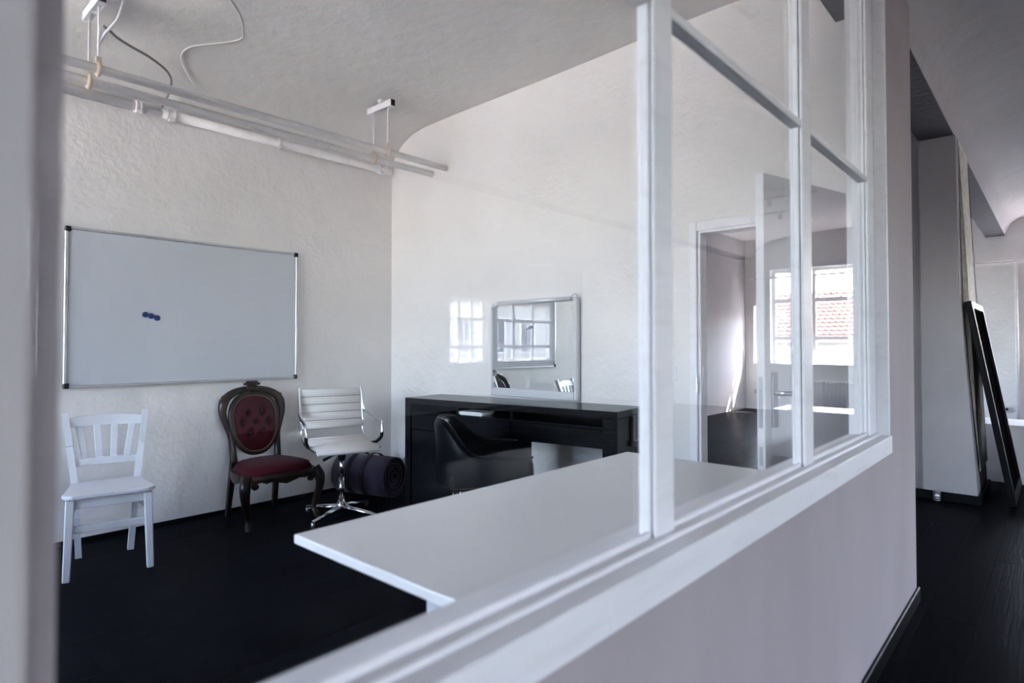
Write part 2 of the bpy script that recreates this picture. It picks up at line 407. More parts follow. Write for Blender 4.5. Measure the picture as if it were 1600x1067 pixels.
# ------------------------------------------------------------------ windows to the outside
def window(name, axis, p, a0, a1, z0, z1, cols, rows, label, inward):
    """inward: +1/-1 direction of the room from the wall plane p (glass line)"""
    t = thing(name, label, 'window', kind='structure')
    def b(bm, s0, s1, d0, d1, q0, q1, bev=0.003):
        if axis == 'x': box(bm, s0, s1, p+d0, p+d1, q0, q1, bev=bev)
        else: box(bm, p+d0, p+d1, s0, s1, q0, q1, bev=bev)
    fw = 0.06
    bm = new()
    b(bm, a0, a0+fw, -.035, .035, z0, z1); b(bm, a1-fw, a1, -.035, .035, z0, z1)
    b(bm, a0+fw, a1-fw, -.035, .035, z0, z0+fw); b(bm, a0+fw, a1-fw, -.035, .035, z1-fw, z1)
    obj('frame', bm, M['trim'], t)
    A = [a0] + [a0+(a1-a0)*c for c in cols] + [a1]; Z = [z0] + rows + [z1]
    for c in A[1:-1]:
        bm = new(); b(bm, c-.032, c+.032, -.033, .033, z0+fw, z1-fw); obj('mullion', bm, M['trim'], t)
    for r in Z[1:-1]:
        for i in range(len(A)-1):
            s0 = A[i] + (fw if i == 0 else .032); s1 = A[i+1] - (fw if i == len(A)-2 else .032)
            bm = new(); b(bm, s0, s1, -.03, .03, r-.035, r+.035); obj('glazing_bar', bm, M['trim'], t)
    for i in range(len(A)-1):
        for j in range(len(Z)-1):
            s0 = A[i] + (fw if i == 0 else .032); s1 = A[i+1] - (fw if i == len(A)-2 else .032)
            q0 = Z[j] + (fw if j == 0 else .035); q1 = Z[j+1] - (fw if j == len(Z)-2 else .035)
            bm = new(); b(bm, s0, s1, -.002, .002, q0, q1, bev=0); obj('pane', bm, M['wglass'], t)
    bm = new()
    d0, d1 = (0.035, 0.20) if inward > 0 else (-0.20, -0.035)
    b(bm, a0+.001, a1-.001, d0, d1, z0, z0+0.025); obj('window_sill', bm, M['trim'], t)
    # daylight portal: no light of its own, guides sky sampling
    L = bpy.data.lights.new(name+'_portal', 'AREA'); L.shape = 'RECTANGLE'; L.size = a1-a0; L.size_y = z1-z0; L.cycles.is_portal = True
    lo = bpy.data.objects.new(name+'_portal', L); COL.objects.link(lo)
    c = ((a0+a1)/2, p-inward*.06, (z0+z1)/2) if axis == 'x' else (p-inward*.06, (a0+a1)/2, (z0+z1)/2)
    lo.location = c
    d = Vector((0, inward, 0)) if axis == 'x' else Vector((inward, 0, 0))
    lo.rotation_euler = d.to_track_quat('-Z', 'Y').to_euler()
    return t
n = 2
for (a, b), lb in zip(OFFICE_WIN, ('tall white casement window at the whiteboard end of the near wall', 'tall white casement window nearer the partition in the near wall')):
    window('window_%d' % n, 'x', YF-0.17, a, b, WZ0, 3.02, [0.5], [1.42, 2.30], lb, 1); n += 1
for a, b in HALL_WIN:
    window('window_%d' % n, 'x', YF-0.17, a, b, WZ0, WZ1, [0.5], [1.42, 2.16], 'white window in the near wall of the corridor', 1); n += 1
for (a, b), zt, lb in zip(END_WIN, END_TOP, ('end wall window beside the sunlit wall beyond the doorway', 'end wall window straight down the corridor', 'tall white window with tiled roof outside, mirrored above the radiator')):
    window('window_%d' % n, 'x', YE+0.17, a, b, WZ0, zt, [0.5] if zt > 2.5 else [0.5], [1.42, 2.16] if zt > 2.5 else [1.3, 1.7], lb, -1); n += 1
for (a, b), lb in zip(SIDE_WIN, ('narrow side bay window mirrored left of the wall mirror', 'side bay window mirrored over the wall mirror')):
    window('window_%d' % n, 'y', XR+0.17, a, b, SZ0, SZ1, [0.34, 0.67], [1.25, 1.82], lb, -1); n += 1

for (a, b), lb in zip(FAR_FILL_WIN, ('unseen window added to the far room next to the office wall', 'unseen window added to the far room farther from the office wall')):
    window('window_%d' % n, 'y', XL-0.22, a, b, 0.9, 2.85, [0.5], [1.42, 2.16], lb, 1); n += 1
for (a, b), lb in zip(BAY_FILL_WIN, ('tall unseen window added to the side bay nearest the near wall', 'tall unseen window added to the side bay second from the near wall', 'tall unseen window added to the side bay third from the near wall')):
    window('window_%d' % n, 'y', XR+0.17, a, b, 0.9, 3.0, [0.5], [1.42, 2.25], lb, -1); n += 1

# ------------------------------------------------------------------ the glazed partition
YJ0, YJ1 = 0.097, 3.07            # ends of the opening in the partition wall
SILL = 0.83
bm = new()
box(bm, XPI, XP, YF, YJ0, 0, ZB)                       # solid wall on the near side
box(bm, XPI, XP, YJ0, YJ1, 0, SILL)                    # low wall
box(bm, XPI, XP, YJ1, YB2, 0, ZB)                      # solid end
bmesh.ops.remove_doubles(bm, verts=bm.verts[:], dist=1e-5)
tag(obj('wall_partition', bm, M['partition']), 'white painted low partition wall under the interior glazing', 'wall', kind='structure')

win = thing('window_1', 'white framed interior glazing between corridor and office', 'window', kind='structure')
XF, XG, XI = -0.600, -0.624, -0.637          # frame face, glass line, office side
MU = [(1.093, 1.176), (2.045, 2.140)]
FJ = 2.924
# trim board on the hall side and stepped sill
bm = new(); box(bm, XP-0.045, XP+0.010, YJ0-0.02, YJ1+0.004, SILL, 0.905, bev=0.004, seg=2); obj('sill_board', bm, M['trim'], win)
bm = new(); box(bm, XPI-0.004, XP-0.030, YJ0, YJ1, 0.905, 0.915, bev=0.003); obj('sill_step', bm, M['trim'], win)
bm = new(); box(bm, XPI, XP-0.0452, YJ0, YJ1, SILL, 0.905); obj('bottom_rail', bm, M['trim'], win)
# jambs
bm = new(); box(bm, XP, XP+0.008, -0.06, YJ0-0.002, 0.905, ZB, bev=0.003); obj('casing', bm, M['casing_paint'], win)
bm = new(); box(bm, XPI, XPI+0.028, YJ0, 0.134, 0.915, ZB, bev=0.002); obj('jamb', bm, M['partition'], win)  # near jamb in darker paint; the recess shade is put into its colour
bm = new(); box(bm, XPI, XF-0.012, FJ, YJ1, 0.915, ZB, bev=0.003); box(bm, XF-0.010, XF, FJ+0.004, FJ+0.075, 0.915, ZB, bev=0.003); box(bm, XF-0.010, XF-0.003, FJ+0.080, YJ1, 0.915, ZB, bev=0.002); obj('jamb', bm, M['trim'], win)
bm = new(); box(bm, XF-0.002, XP+0.003, YJ1-0.012, YJ1-0.0005, 0.9055, ZB, bev=0.002); obj('jamb_liner', bm, M['trim'], win)
for a, b in MU:
    bm = new()
    box(bm, XI, XF-0.012, a, b, 0.915, ZB, bev=0.003)
    box(bm, XF-0.009, XF, a+0.003, b-0.002, 0.915, ZB, bev=0.003)
    obj('mullion', bm, M['trim'], win)
    bm = new(); box(bm, XF-0.013, XF-0.008, a+0.008, b-0.007, 0.915, ZB); obj('mullion_core', bm, M['black_plastic'], win)
BAY = [(YJ0, MU[0][0]), (MU[0][1], MU[1][0]), (MU[1][1], FJ)]
TZ0, TZ1 = 1.990, 2.012
for a, b in BAY:
    bm = new(); box(bm, XI, XF, a, b, TZ0, TZ1, bev=0.003); obj('transom', bm, M['trim'], win)
    for q0, q1 in ((0.915, TZ0), (TZ1, ZB)):
        bm = new(); box(bm, XG-0.003, XG+0.003, a, b, q0, q1); obj('pane', bm, M['glass'], win)
    bm = new()          # glazing bead at the foot of the pane
    box(bm, XG+0.004, XG+0.014, a, b, 0.915, 0.928, bev=0.002); obj('glazing_bead', bm, M['trim'], win)

# ------------------------------------------------------------------ door in the back wall
dr = thing('door_1', 'open white door leaf with steel lever handle, seen through the glazing', 'door', (DX1, YB+0.03, 0), kind='structure')
LEAF = 0.985
ang = math.atan2(2.66-(YB+0.03), -0.985-DX1)      # hinge to free edge
bm = new()
box(bm, 0.004, LEAF, 0.0, 0.04, 0.012, 2.04, bev=0.003)
leaf = obj('leaf', bm, M['door'], dr); leaf.rotation_euler = (0, 0, ang)
for s, yy in ((1, 0.04), (-1, 0.0)):
    bm = new(); box(bm, LEAF-0.085, LEAF-0.045, yy, yy+s*0.008, 0.94, 1.18, bev=0.003); obj('handle_plate', bm, M['steel'], leaf)
    bm = new(); tube(bm, [(LEAF-0.065, yy+s*0.006, 1.09), (LEAF-0.065, yy+s*0.05, 1.09), (LEAF-0.075, yy+s*0.058, 1.09), (LEAF-0.19, yy+s*0.058, 1.09)], 0.010, 10); obj('lever_handle', bm, M['steel'], leaf)
mk('lock_plate', M['steel'], leaf, (LEAF-0.001, LEAF+0.0015, 0.010, 0.030, 0.94, 1.16))
mk('latch', M['steel'], leaf, (LEAF, LEAF+0.008, 0.013, 0.027, 1.08, 1.11))
mk('lock_plate', M['steel'], leaf, (LEAF-0.001, LEAF+0.0015, 0.012, 0.028, 0.78, 0.86))
ca = thing('trim_1', 'white door casing around the open doorway', 'door frame', kind='structure')
bm = new(); box(bm, DX0-0.050, DX0, YB-0.018, YB, 0, DZ+0.045, bev=0.004); obj('casing', bm, M['trim'], ca)
bm = new(); box(bm, DX1, DX1+0.035, YB-0.018, YB, 0, DZ+0.045, bev=0.004); obj('casing', bm, M['trim'], ca)
bm = new(); box(bm, DX0, DX1, YB-0.018, YB, DZ-0.015, DZ+0.045, bev=0.004); obj('casing', bm, M['trim'], ca)
bm = new(); box(bm, DX0-0.02, DX0+0.018, YB-0.0, YB2+0.01, 0, DZ-0.015, bev=0.003); obj('jamb', bm, M['trim'], ca)
bm = new(); box(bm, DX0+0.018, DX1-0.0, YB-0.0, YB2+0.01, DZ-0.03, DZ+0.02, bev=0.003); obj('head', bm, M['trim'], ca)
mk('strike_plate', M['steel'], ca, (DX0+0.017, DX0+0.020, YB+0.01, YB+0.035, 0.98, 1.16))
mk('hinge', M['steel'], ca, (DX0-0.004, DX0+0.004, YB-0.026, YB-0.016, 1.00, 1.10))

sw = thing('light_switch', 'small white light switch on the wall left of the doorway', 'switch', (-1.86, YB, 1.115))
bm = new(); box(bm, -0.042, 0.042, -0.011, 0, -0.042, 0.042, bev=0.004); obj('plate', bm, M['trim'], sw)
bm = new(); box(bm, -0.029, 0.029, -0.017, -0.011, -0.029, 0.029, bev=0.003); obj('rocker', bm, M['trim'], sw)

# ------------------------------------------------------------------ column at the end of the partition
CY0, CY1 = 6.20, 7.05
col = thing('column', 'grey-white plastered column with flared foot beside the partition', 'column', kind='structure')
bm = new()
prof = [(-0.88, 0), (-0.505, 0), (-0.525, 0.35), (-0.575, 1.1), (-0.607, 1.7), (-0.625, ZB), (-0.88, ZB)]
prism(bm, prof, 'y', CY0, CY1); obj('shaft', bm, M['column_paint'], col)
bm = new(); box(bm, -1.45, -0.88, CY0+0.05, CY1, 0, 3.44); obj('stub_wall', bm, M['column_paint'], col)
bm = new(); prism(bm, [(-0.507, 0.25), (-0.503, 0.25), (-0.52, 0.45), (-0.570, 1.1), (-0.602, 1.7), (-0.62, ZB), (-0.625, ZB)], 'y', CY0+0.16, CY1-0.01); obj('worn_patch', bm, M['patina'], col)
bm = new(); box(bm, -1.47, -0.485, CY0-0.016, CY0+0.0, 0, 0.075, bev=0.004); box(bm, -0.505, -0.485, CY0, CY1, 0, 0.075, bev=0.004); obj('baseboard', bm, M['black_paint'], col)
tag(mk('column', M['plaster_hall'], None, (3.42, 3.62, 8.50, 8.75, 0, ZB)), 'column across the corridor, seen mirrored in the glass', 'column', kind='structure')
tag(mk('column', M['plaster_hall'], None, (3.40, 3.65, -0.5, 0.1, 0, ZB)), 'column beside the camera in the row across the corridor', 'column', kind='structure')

# threaded connector at the foot of the column
st = thing('pipe_connector', 'small ribbed grey pipe connector at the foot of the column', 'pipe', (-0.775, CY0-0.065, 0))
bm = new(); cyl(bm, (0, 0, 0), (0, 0, 0.09), 0.021); obj('stub', bm, M['steel'], st)
for k in range(5):
    bm = new(); cyl(bm, (0, 0, 0.008+k*0.017), (0, 0, 0.018+k*0.017), 0.028); obj('rib', bm, M['steel'], st)

# black frame leaning on the column
lf = thing('leaning_frame', 'tall black framed panel leaning against the column', 'frame', (-0.315, 6.28, 0.0))
HT = 1.67; lean = math.atan2(0.265, 1.62)
def leaf_part(name, m, *bs, bev=0.004):
    bm = new()
    for b_ in bs: box(bm, *b_, bev=bev)
    o = obj(name, bm, m, lf); o.rotation_euler = (0, -lean, 0); o.location = (0, 0, 0.006); return o
leaf_part('stile', M['black_paint'], (0, 0.045, 0, 0.07, 0, HT))
leaf_part('stile', M['black_paint'], (0, 0.045, 0.93, 1.0, 0, HT))
leaf_part('rail', M['black_paint'], (0, 0.045, 0.07, 0.93, 0, 0.09))
leaf_part('rail', M['black_paint'], (0, 0.045, 0.07, 0.93, HT-0.06, HT))
leaf_part('panel', M['matte_floor'], (0.008, 0.016, 0.07, 0.93, 0.09, HT-0.06), bev=0)
leaf_part('moulding', M['black_paint'], (0.016, 0.034, 0.07, 0.085, 0.09, HT-0.06))
leaf_part('moulding', M['black_paint'], (0.016, 0.034, 0.915, 0.93, 0.09, HT-0.06))
leaf_part('label', M['paper'], (0.0155, 0.018, 0.20, 0.42, HT-0.20, HT-0.08), bev=0)

wbx = thing('low_cabinet', 'low white box cabinet standing behind the leaning black frame', 'cabinet', (-0.62, 7.38, 0))
bm = new(); box(bm, 0, 1.9, 0, 0.6, 0.0, 0.52, bev=0.003); obj('body', bm, M['table'], wbx)
bm = new(); box(bm, -0.01, 1.91, -0.01, 0.61, 0.52, 0.545, bev=0.003); obj('top', bm, M['table'], wbx)
tag(mk('brown_board', M['brown'], None, (-0.562, -0.535, 7.06, 7.09, 0, 1.0), bev=0.002), 'narrow brown wooden board standing behind the column', 'board')

sk = thing('socket_strip', 'small grey socket strip on the far end wall', 'socket', (-0.72, YE, 0.27))
bm = new(); box(bm, -0.13, 0.13, -0.035, 0, -0.04, 0.04, bev=0.004); obj('housing', bm, M['alu'], sk)
for k in (-1, 0, 1):
    bm = new(); cyl(bm, (k*0.08, -0.040, 0), (k*0.08, -0.034, 0), 0.022, 12); obj('outlet', bm, M['black_plastic'], sk)
bm = new(); cyl(bm, (-4.7, YE-0.03, 2.62), (3.3, YE-0.03, 2.62), 0.016, 10)
tag(obj('wall_rail', bm, M['pipe']), 'thin white horizontal pipe along the top of the end wall', 'pipe')
bm = new(); cyl(bm, (-0.50, YE-0.035, 0), (-0.50, YE-0.035, 2.6), 0.022, 10)
tag(obj('riser_pipe', bm, M['pipe']), 'white vertical riser pipe on the far end wall', 'pipe')

# radiators below the end window
def radiator(x0, nsec, label):
    t = thing('radiator', label, 'radiator', (x0, YE-0.12, 0))
    bm = new()
    for dy in (-0.045, 0.0, 0.045): tube(bm, [(0, dy, 0.14), (0, dy, 0.575)], 0.012, 8)
    ball(bm, (0, 0, 0.59), 0.026, 0.072, 0.032); ball(bm, (0, 0, 0.12), 0.026, 0.072, 0.032)
    s = obj('section', bm, M['radiator'], t)
    for k in range(1, nsec): link_copy(s, t, (k*0.068, 0, 0))
    for px in (0.02, (nsec-1)*0.068-0.02):
        bm = new(); box(bm, px-0.015, px+0.015, -0.03, 0.03, 0, 0.10, bev=0.003); obj('foot', bm, M['radiator'], t)
    bm = new(); tube(bm, [(-0.026, 0, 0.12), (-0.10, 0, 0.12), (-0.10, 0, 0.0)], 0.010, 8); obj('feed_pipe', bm, M['radiator'], t)
radiator(1.05, 18, 'white ribbed radiator below the tall window, mirrored in the glazing')
radiator(-3.9, 20, 'white ribbed radiator below the end window beyond the doorway')

# ------------------------------------------------------------------ whiteboard and magnets
wb = thing('whiteboard', 'large wall-mounted whiteboard with aluminium frame and black corners', 'whiteboard', (XL+0.012, 0.995, 1.015))
WW, WH = 1.615, 1.05
mk('panel', M['board_white'], wb, (0, 0.012, 0.008, WW-0.008, 0.008, WH-0.008))
mk('frame_rail', M['alu'], wb, (0, 0.020, 0.03, WW-0.03, 0, 0.018), bev=0.003)
mk('frame_rail', M['alu'], wb, (0, 0.020, 0.03, WW-0.03, WH-0.018, WH), bev=0.003)
mk('frame_stile', M['alu'], wb, (0, 0.020, 0, 0.018, 0.03, WH-0.03), bev=0.003)
mk('frame_stile', M['alu'], wb, (0, 0.020, WW-0.018, WW, 0.03, WH-0.03), bev=0.003)
for a in (0, WW-0.032):
    for b in (0, WH-0.032): mk('corner_cap', M['black_plastic'], wb, (-0.0, 0.024, a-0.002, a+0.034, b-0.002, b+0.034), bev=0.006)
for o in list(wb.children): pass
for (u, dz), lb in zip(((0.470, 1.508), (0.508, 1.499), (0.545, 1.487)),
                       ('leftmost of the three round blue magnets on the whiteboard', 'middle one of the three round blue magnets on the whiteboard', 'rightmost of the three round blue magnets on the whiteboard')):
    t = thing('magnet', lb, 'magnet', (XL+0.0241, 0.995+u, dz), group='blue magnets on the whiteboard')
    bm = new(); cyl(bm, (0, 0, 0), (0.007, 0, 0), 0.020, 18); tube(bm, [(0.007, 0, 0), (0.010, 0, 0)], [0.020, 0.017], 18); obj('disc', bm, M['blue'], t)
    bm = new(); tube(bm, [(0.0101, math.cos(a)*0.013, math.sin(a)*0.013) for a in [k*2*PI/16 for k in range(16)]], 0.0012, 6, closed=True); obj('rim', bm, M['blue'], t)

# ------------------------------------------------------------------ pipes under the ceiling
def wall_pipe(name, pts, r, label):
    bm = new(); tube(bm, pts, r, 14)
    return tag(obj(name, bm, M['pipe']), label, 'pipe')
wall_pipe('heating_pipe', [(-4.01, YF, 2.85), (-4.01, YB+0.0, 2.85)], 0.025, 'white suspended pipe farther from the whiteboard wall')
wall_pipe('heating_pipe', [(-4.20, YF, 2.835), (-4.20, YB+0.0, 2.835)], 0.026, 'white suspended pipe nearer the whiteboard wall, beside the conduit')
cn = thing('conduit', 'white cable conduit clipped along the top of the whiteboard wall', 'conduit', (XL+0.047, 0, 2.948))
bm = new(); tube(bm, [(0, YF, 0), (0, 1.447, 0)], 0.034, 14); obj('tube', bm, M['pipe'], cn)
bm = new(); tube(bm, [(0, 1.553, 0), (0, 3.50, 0), (0.0, 3.545, 0.0)], 0.034, 14); obj('tube', bm, M['pipe'], cn)
bm = new(); tube(bm, [(0, 1.447, 0), (0, 1.553, 0)], 0.012, 10); obj('cable_gap', bm, M['pipe'], cn)
for y in (1.38, 1.41, 1.58, 1.63, 2.42, 3.40, 3.48):
    bm = new(); tube(bm, [(math.cos(a)*0.037, y, math.sin(a)*0.037) for a in [k*2*PI/16 for k in range(16)]], 0.006, 6, closed=True)
    obj('clip', bm, M['pipe'], cn)
for y in (1.395, 1.605, 2.44, 3.42):
    bm = new(); box(bm, 0.0, 0.045, y-0.02, y+0.02, -0.050, -0.028, bev=0.004); obj('clip_screw', bm, M['pipe'], cn)

def hanger(y, label, extra):
    t = thing('pipe_hanger', label, 'hanger', (0, y, 0))
    zt = 3.30
    bm = new()
    box(bm, -4.265, -3.945, -0.022, -0.019, 3.205, 3.262); box(bm, -4.265, -3.945, 0.019, 0.022, 3.205, 3.262); box(bm, -4.265, -3.945, -0.022, 0.022, 3.258, 3.262)
    for x in (-4.265, -4.12, -3.985):
        box(bm, x, x+0.04, -0.022, 0.022, 3.205, 3.209)
    obj('rail', bm, M['trim'], t)
    mk('rail_end', M['black_plastic'], t, (-3.948, -3.942, -0.018, 0.018, 3.210, 3.257))
    mk('mount', M['trim'], t, (-4.12, -4.08, -0.02, 0.02, 3.262, 3.315))
    for x, r, zc in ((-4.01, 0.025, 2.85), (-4.20, 0.026, 2.835)):
        bm = new(); cyl(bm, (x, 0, zc+r), (x, 0, 3.207), 0.0065, 8); obj('rod', bm, M['trim'], t)
        bm = new(); tube(bm, [(x+math.cos(a)*(r+0.008), 0, zc+math.sin(a)*(r+0.008)) for a in [k*2*PI/16 for k in range(16)]], 0.012, 6, closed=True); box(bm, x-0.014, x+0.014, -0.014, 0.014, zc+r+0.006, zc+r+0.042, bev=0.003)
        c = obj('clamp', bm, M['clamp'], t); c['label'] = 'cream plastic pipe clamp'
    if extra:
        bm = new(); tube(bm, spline([(-4.02, 0.0, 2.98), (-4.00, 0.03, 3.06), (-3.97, 0.08, 3.15), (-3.97, 0.11, 3.27)], 5), 0.008, 8); obj('cable_tie', bm, M['trim'], t)
hanger(2.97, 'ceiling rail with two rods holding the pipes near the corner', False)
hanger(0.98, 'ceiling rail with two rods holding the pipes, cut by the top edge', True)
bm = new()
tube(bm, spline([(-4.0, 1.005, 3.10), (-4.12, 1.10, 3.11), (-4.25, 1.211, 3.14), (-4.42, 1.36, 3.185), (-4.55, 1.50, 3.19), (-4.62, 1.565, 3.16), (-4.67, 1.575, 3.10), (-4.71, 1.56, 3.03), (-4.735, 1.548, 2.990)], 6), 0.008, 8)
tag(obj('loose_cable', bm, M['cable']), 'thin grey cable sagging from the hanger to the wall conduit', 'cable')
bm = new()
tube(bm, spline([(-3.50, 1.45, 3.309), (-3.69, 1.63, 3.306), (-3.86, 1.73, 3.303), (-3.97, 1.76, 3.300), (-4.10, 1.70, 3.296), (-4.28, 1.575, 3.284), (-4.42, 1.56, 3.262), (-4.54, 1.63, 3.228), (-4.66, 1.757, 3.155)], 6), 0.006, 8)
tag(obj('painted_cable', bm, M['ceiling']), 'painted-over cable winding across the ceiling plaster', 'cable')

# ------------------------------------------------------------------ white wooden chair
def facing(fx, fy): return math.atan2(fx, -fy)
ch = thing('wooden_chair', 'white painted wooden slat-back chair below the whiteboard', 'chair', (-4.215, 1.11, 0), facing(0.97, -0.20))
SW = M['chair_white']
for s in (-1, 1):
    bm = new(); bar(bm, (s*0.200, -0.205, 0), (s*0.185, -0.185, 0.44), 0.036, 0.036, 0.044, 0.044, bev=0.005); obj('front_leg', bm, SW, ch)
    bm = new()
    P = [(s*0.135, 0.235, 0), (s*0.148, 0.195, 0.25), (s*0.160, 0.185, 0.46), (s*0.188, 0.225, 0.68), (s*0.212, 0.285, 0.875)]
    for a, b in zip(P, P[1:]): bar(bm, a, b, 0.034, 0.036, side=(1, 0, 0), bev=0.0)
    obj('back_post', bm, SW, ch)
# seat: trapezoid with rounded front corners
bm = new()
out = [(-0.17, 0.20), (-0.225, -0.17), (-0.212, -0.205), (-0.18, -0.225), (0.18, -0.225), (0.212, -0.205), (0.225, -0.17), (0.17, 0.20)]
prism(bm, out, 'z', 0.447, 0.468)
bmesh.ops.bevel(bm, geom=[e for e in bm.edges], offset=0.004, segments=2, affect='EDGES', clamp_overlap=True)
obj('seat', bm, SW, ch)
def rail(name, p0, p1, h, d, side=(0, 0, 1)):
    bm = new(); bar(bm, p0, p1, h, d, side=side, bev=0.003); return obj(name, bm, SW, ch)
rail('apron', (-0.175, -0.185, 0.415), (0.175, -0.185, 0.415), 0.055, 0.018)
rail('apron', (-0.15, 0.185, 0.415), (0.15, 0.185, 0.415), 0.055, 0.018)
rail('apron', (-0.185, -0.17, 0.415), (-0.152, 0.175, 0.415), 0.055, 0.018)
rail('apron', (0.185, -0.17, 0.415), (0.152, 0.175, 0.415), 0.055, 0.018)
rail('stretcher', (-0.18, -0.192, 0.275), (0.18, -0.192, 0.275), 0.040, 0.018)
rail('stretcher', (-0.14, 0.192, 0.35), (0.14, 0.192, 0.35), 0.028, 0.018)
rail('stretcher', (-0.19, -0.185, 0.345), (-0.148, 0.19, 0.345), 0.028, 0.018)
rail('stretcher', (0.19, -0.185, 0.345), (0.148, 0.19, 0.345), 0.028, 0.018)
# back: lower rail, crown rail with a bowed top, four fanned slats
def by(z): return 0.185 + max(0, z-0.46)*0.225
rail('lower_rail', (-0.165, by(0.582)-0.004, 0.582), (0.165, by(0.582)-0.004, 0.582), 0.044, 0.020)
bm = new()
n_ = 13; row = []
for i in range(n_):
    f = i/(n_-1)*2-1; x = f*0.192
    zt = 0.845 + 0.016*(1-f*f); zb = 0.792 + 0.004*(1-f*f)
    bow = 0.018*(1-f*f)
    row.append([bm.verts.new((x, by(zt)+bow-0.011, zt)), bm.verts.new((x, by(zt)+bow+0.011, zt)), bm.verts.new((x, by(zb)+bow+0.011, zb)), bm.verts.new((x, by(zb)+bow-0.011, zb))])
for a, b in zip(row, row[1:]):
    for k in range(4): bm.faces.new((a[k], a[(k+1) % 4], b[(k+1) % 4], b[k]))
bm.faces.new(row[0]); bm.faces.new(row[-1])
obj('top_rail', bm, SW, ch)
for x0, x1 in ((-0.108, -0.140), (-0.037, -0.047), (0.037, 0.047), (0.108, 0.140)):
    bm = new(); bar(bm, (x0, by(0.60)+0.0, 0.60), (x1, by(0.80)+0.012, 0.80), 0.034, 0.012, 0.040, 0.012, bev=0.002); obj('slat', bm, SW, ch)

# ------------------------------------------------------------------ red tufted chair
rc = thing('antique_chair', 'carved dark wooden chair with red tufted velvet upholstery', 'chair', (-4.43, 2.205, 0), facing(0.995, 0.0))
WD = M['wood']
def seat_pt(a, k=1.0):
    c, s_ = math.cos(a), math.sin(a)
    e = 0.62
    x = math.copysign(abs(c)**e, c); y = math.copysign(abs(s_)**e, s_)
    wdt = 0.215 + 0.080*(1-y)/2*1.0
    return (x*wdt*k, y*0.245*k - 0.02)
bm = new()
rings = []
for j in range(9):
    k = 1-j/9.0
    z = 0.380 + 0.072*math.sqrt(max(0, 1-k**3))
    if j == 0: z = 0.370
    rings.append([bm.verts.new((*seat_pt(i*2*PI/40, 1.02*k if j else 1.01), z)) for i in range(40)])
topv = bm.verts.new((0, -0.02, 0.455))
for A, B in zip(rings, rings[1:]):
    for i in range(40):
        f = bm.faces.new((A[i], A[(i+1) % 40], B[(i+1) % 40], B[i])); f.smooth = True
for i in range(40): f = bm.faces.new((rings[-1][i], rings[-1][(i+1) % 40], topv)); f.smooth = True
bm.faces.new(rings[0])
obj('seat_cushion', bm, M['red'], rc)
bm = new()
N = 80; ro = []
for i in range(N):
    a = i*2*PI/N
    x, y = seat_pt(a, 1.04); xi, yi = seat_pt(a, 0.90)
    wv = 0.018*abs(math.sin(a*4)) + (0.014*abs(math.sin(a*10)) if y < 0 else 0)
    zb = 0.300 + wv
    ro.append([bm.verts.new((x, y, 0.375)), bm.verts.new((x*1.02, y*1.02, 0.350)), bm.verts.new((x, y, zb)), bm.verts.new((xi, yi, zb)), bm.verts.new((xi, yi, 0.375))])
for i in range(N):
    A, B = ro[i], ro[(i+1) % N]
    for k in range(5): bm.faces.new((A[k], A[(k+1) % 5], B[(k+1) % 5], B[k]))
obj('carved_apron', bm, WD, rc)
for s in (-1, 1):
    pts = spline([(s*0.262, -0.205, 0.372), (s*0.285, -0.232, 0.31), (s*0.286, -0.236, 0.24), (s*0.268, -0.218, 0.15), (s*0.252, -0.208, 0.07), (s*0.260, -0.232, 0.025), (s*0.266, -0.246, 0.0)], 5)
    bm = new(); tube(bm, pts, lerp_list([0.036, 0.040, 0.033, 0.024, 0.018, 0.024, 0.018], len(pts)), 10); obj('cabriole_leg', bm, WD, rc)
    bm = new(); ball(bm, (s*0.212, -0.232, 0.300), 0.028, 0.014, 0.022); ball(bm, (s*0.240, -0.236, 0.320), 0.024, 0.014, 0.024); obj('knee_carving', bm, WD, rc)
    bm = new(); bar(bm, (s*0.185, 0.275, 0), (s*0.172, 0.205, 0.43), 0.034, 0.034, 0.046, 0.046, bev=0.005); obj('back_leg', bm, WD, rc)
def bp(x, z, dy=0.0): return (x, 0.205 + (z-0.45)*0.17 + dy, z)
for s in (-1, 1):
    pts = spline([bp(s*0.172, 0.41), bp(s*0.176, 0.50), bp(s*0.184, 0.60), bp(s*0.212, 0.69), bp(s*0.234, 0.775), bp(s*0.224, 0.850), bp(s*0.188, 0.900), bp(s*0.125, 0.935), bp(s*0.050, 0.948)], 5)
    bm = new(); tube(bm, pts, lerp_list([0.028, 0.025, 0.023, 0.023, 0.027, 0.036, 0.032, 0.027, 0.028], len(pts)), 10); obj('back_stile', bm, WD, rc)
    bm = new()
    ball(bm, bp(s*0.165, 0.925, -0.008), 0.034, 0.020, 0.016); ball(bm, bp(s*0.105, 0.948, -0.010), 0.030, 0.018, 0.016); ball(bm, bp(s*0.218, 0.893, -0.006), 0.024, 0.018, 0.022)
    obj('crest_leaf', bm, WD, rc)
def pad_pt(a, k=1.0):
    c, s_ = math.cos(a), math.sin(a)
    x = math.copysign(abs(c)**0.85, c); z = math.copysign(abs(s_)**0.85, s_)
    return (x*(0.176+0.020*z)*k, 0.692 + z*0.222*k)
bm = new(); tube(bm, [bp(*pad_pt(i*2*PI/44), -0.010) for i in range(44)], 0.022, 10, closed=True); obj('pad_frame', bm, WD, rc)
bm = new(); tube(bm, [bp(*pad_pt(i*2*PI/44, 0.955), -0.026) for i in range(44)], 0.006, 8, closed=True); g = obj('gilt_bead', bm, M['brown'], rc)
tufts = [(-0.048, 0.775), (0.052, 0.775), (-0.095, 0.700), (0.0, 0.705), (0.098, 0.700), (-0.046, 0.620), (0.048, 0.620)]
bm = new()
rings = []
NR = 18; NA = 56
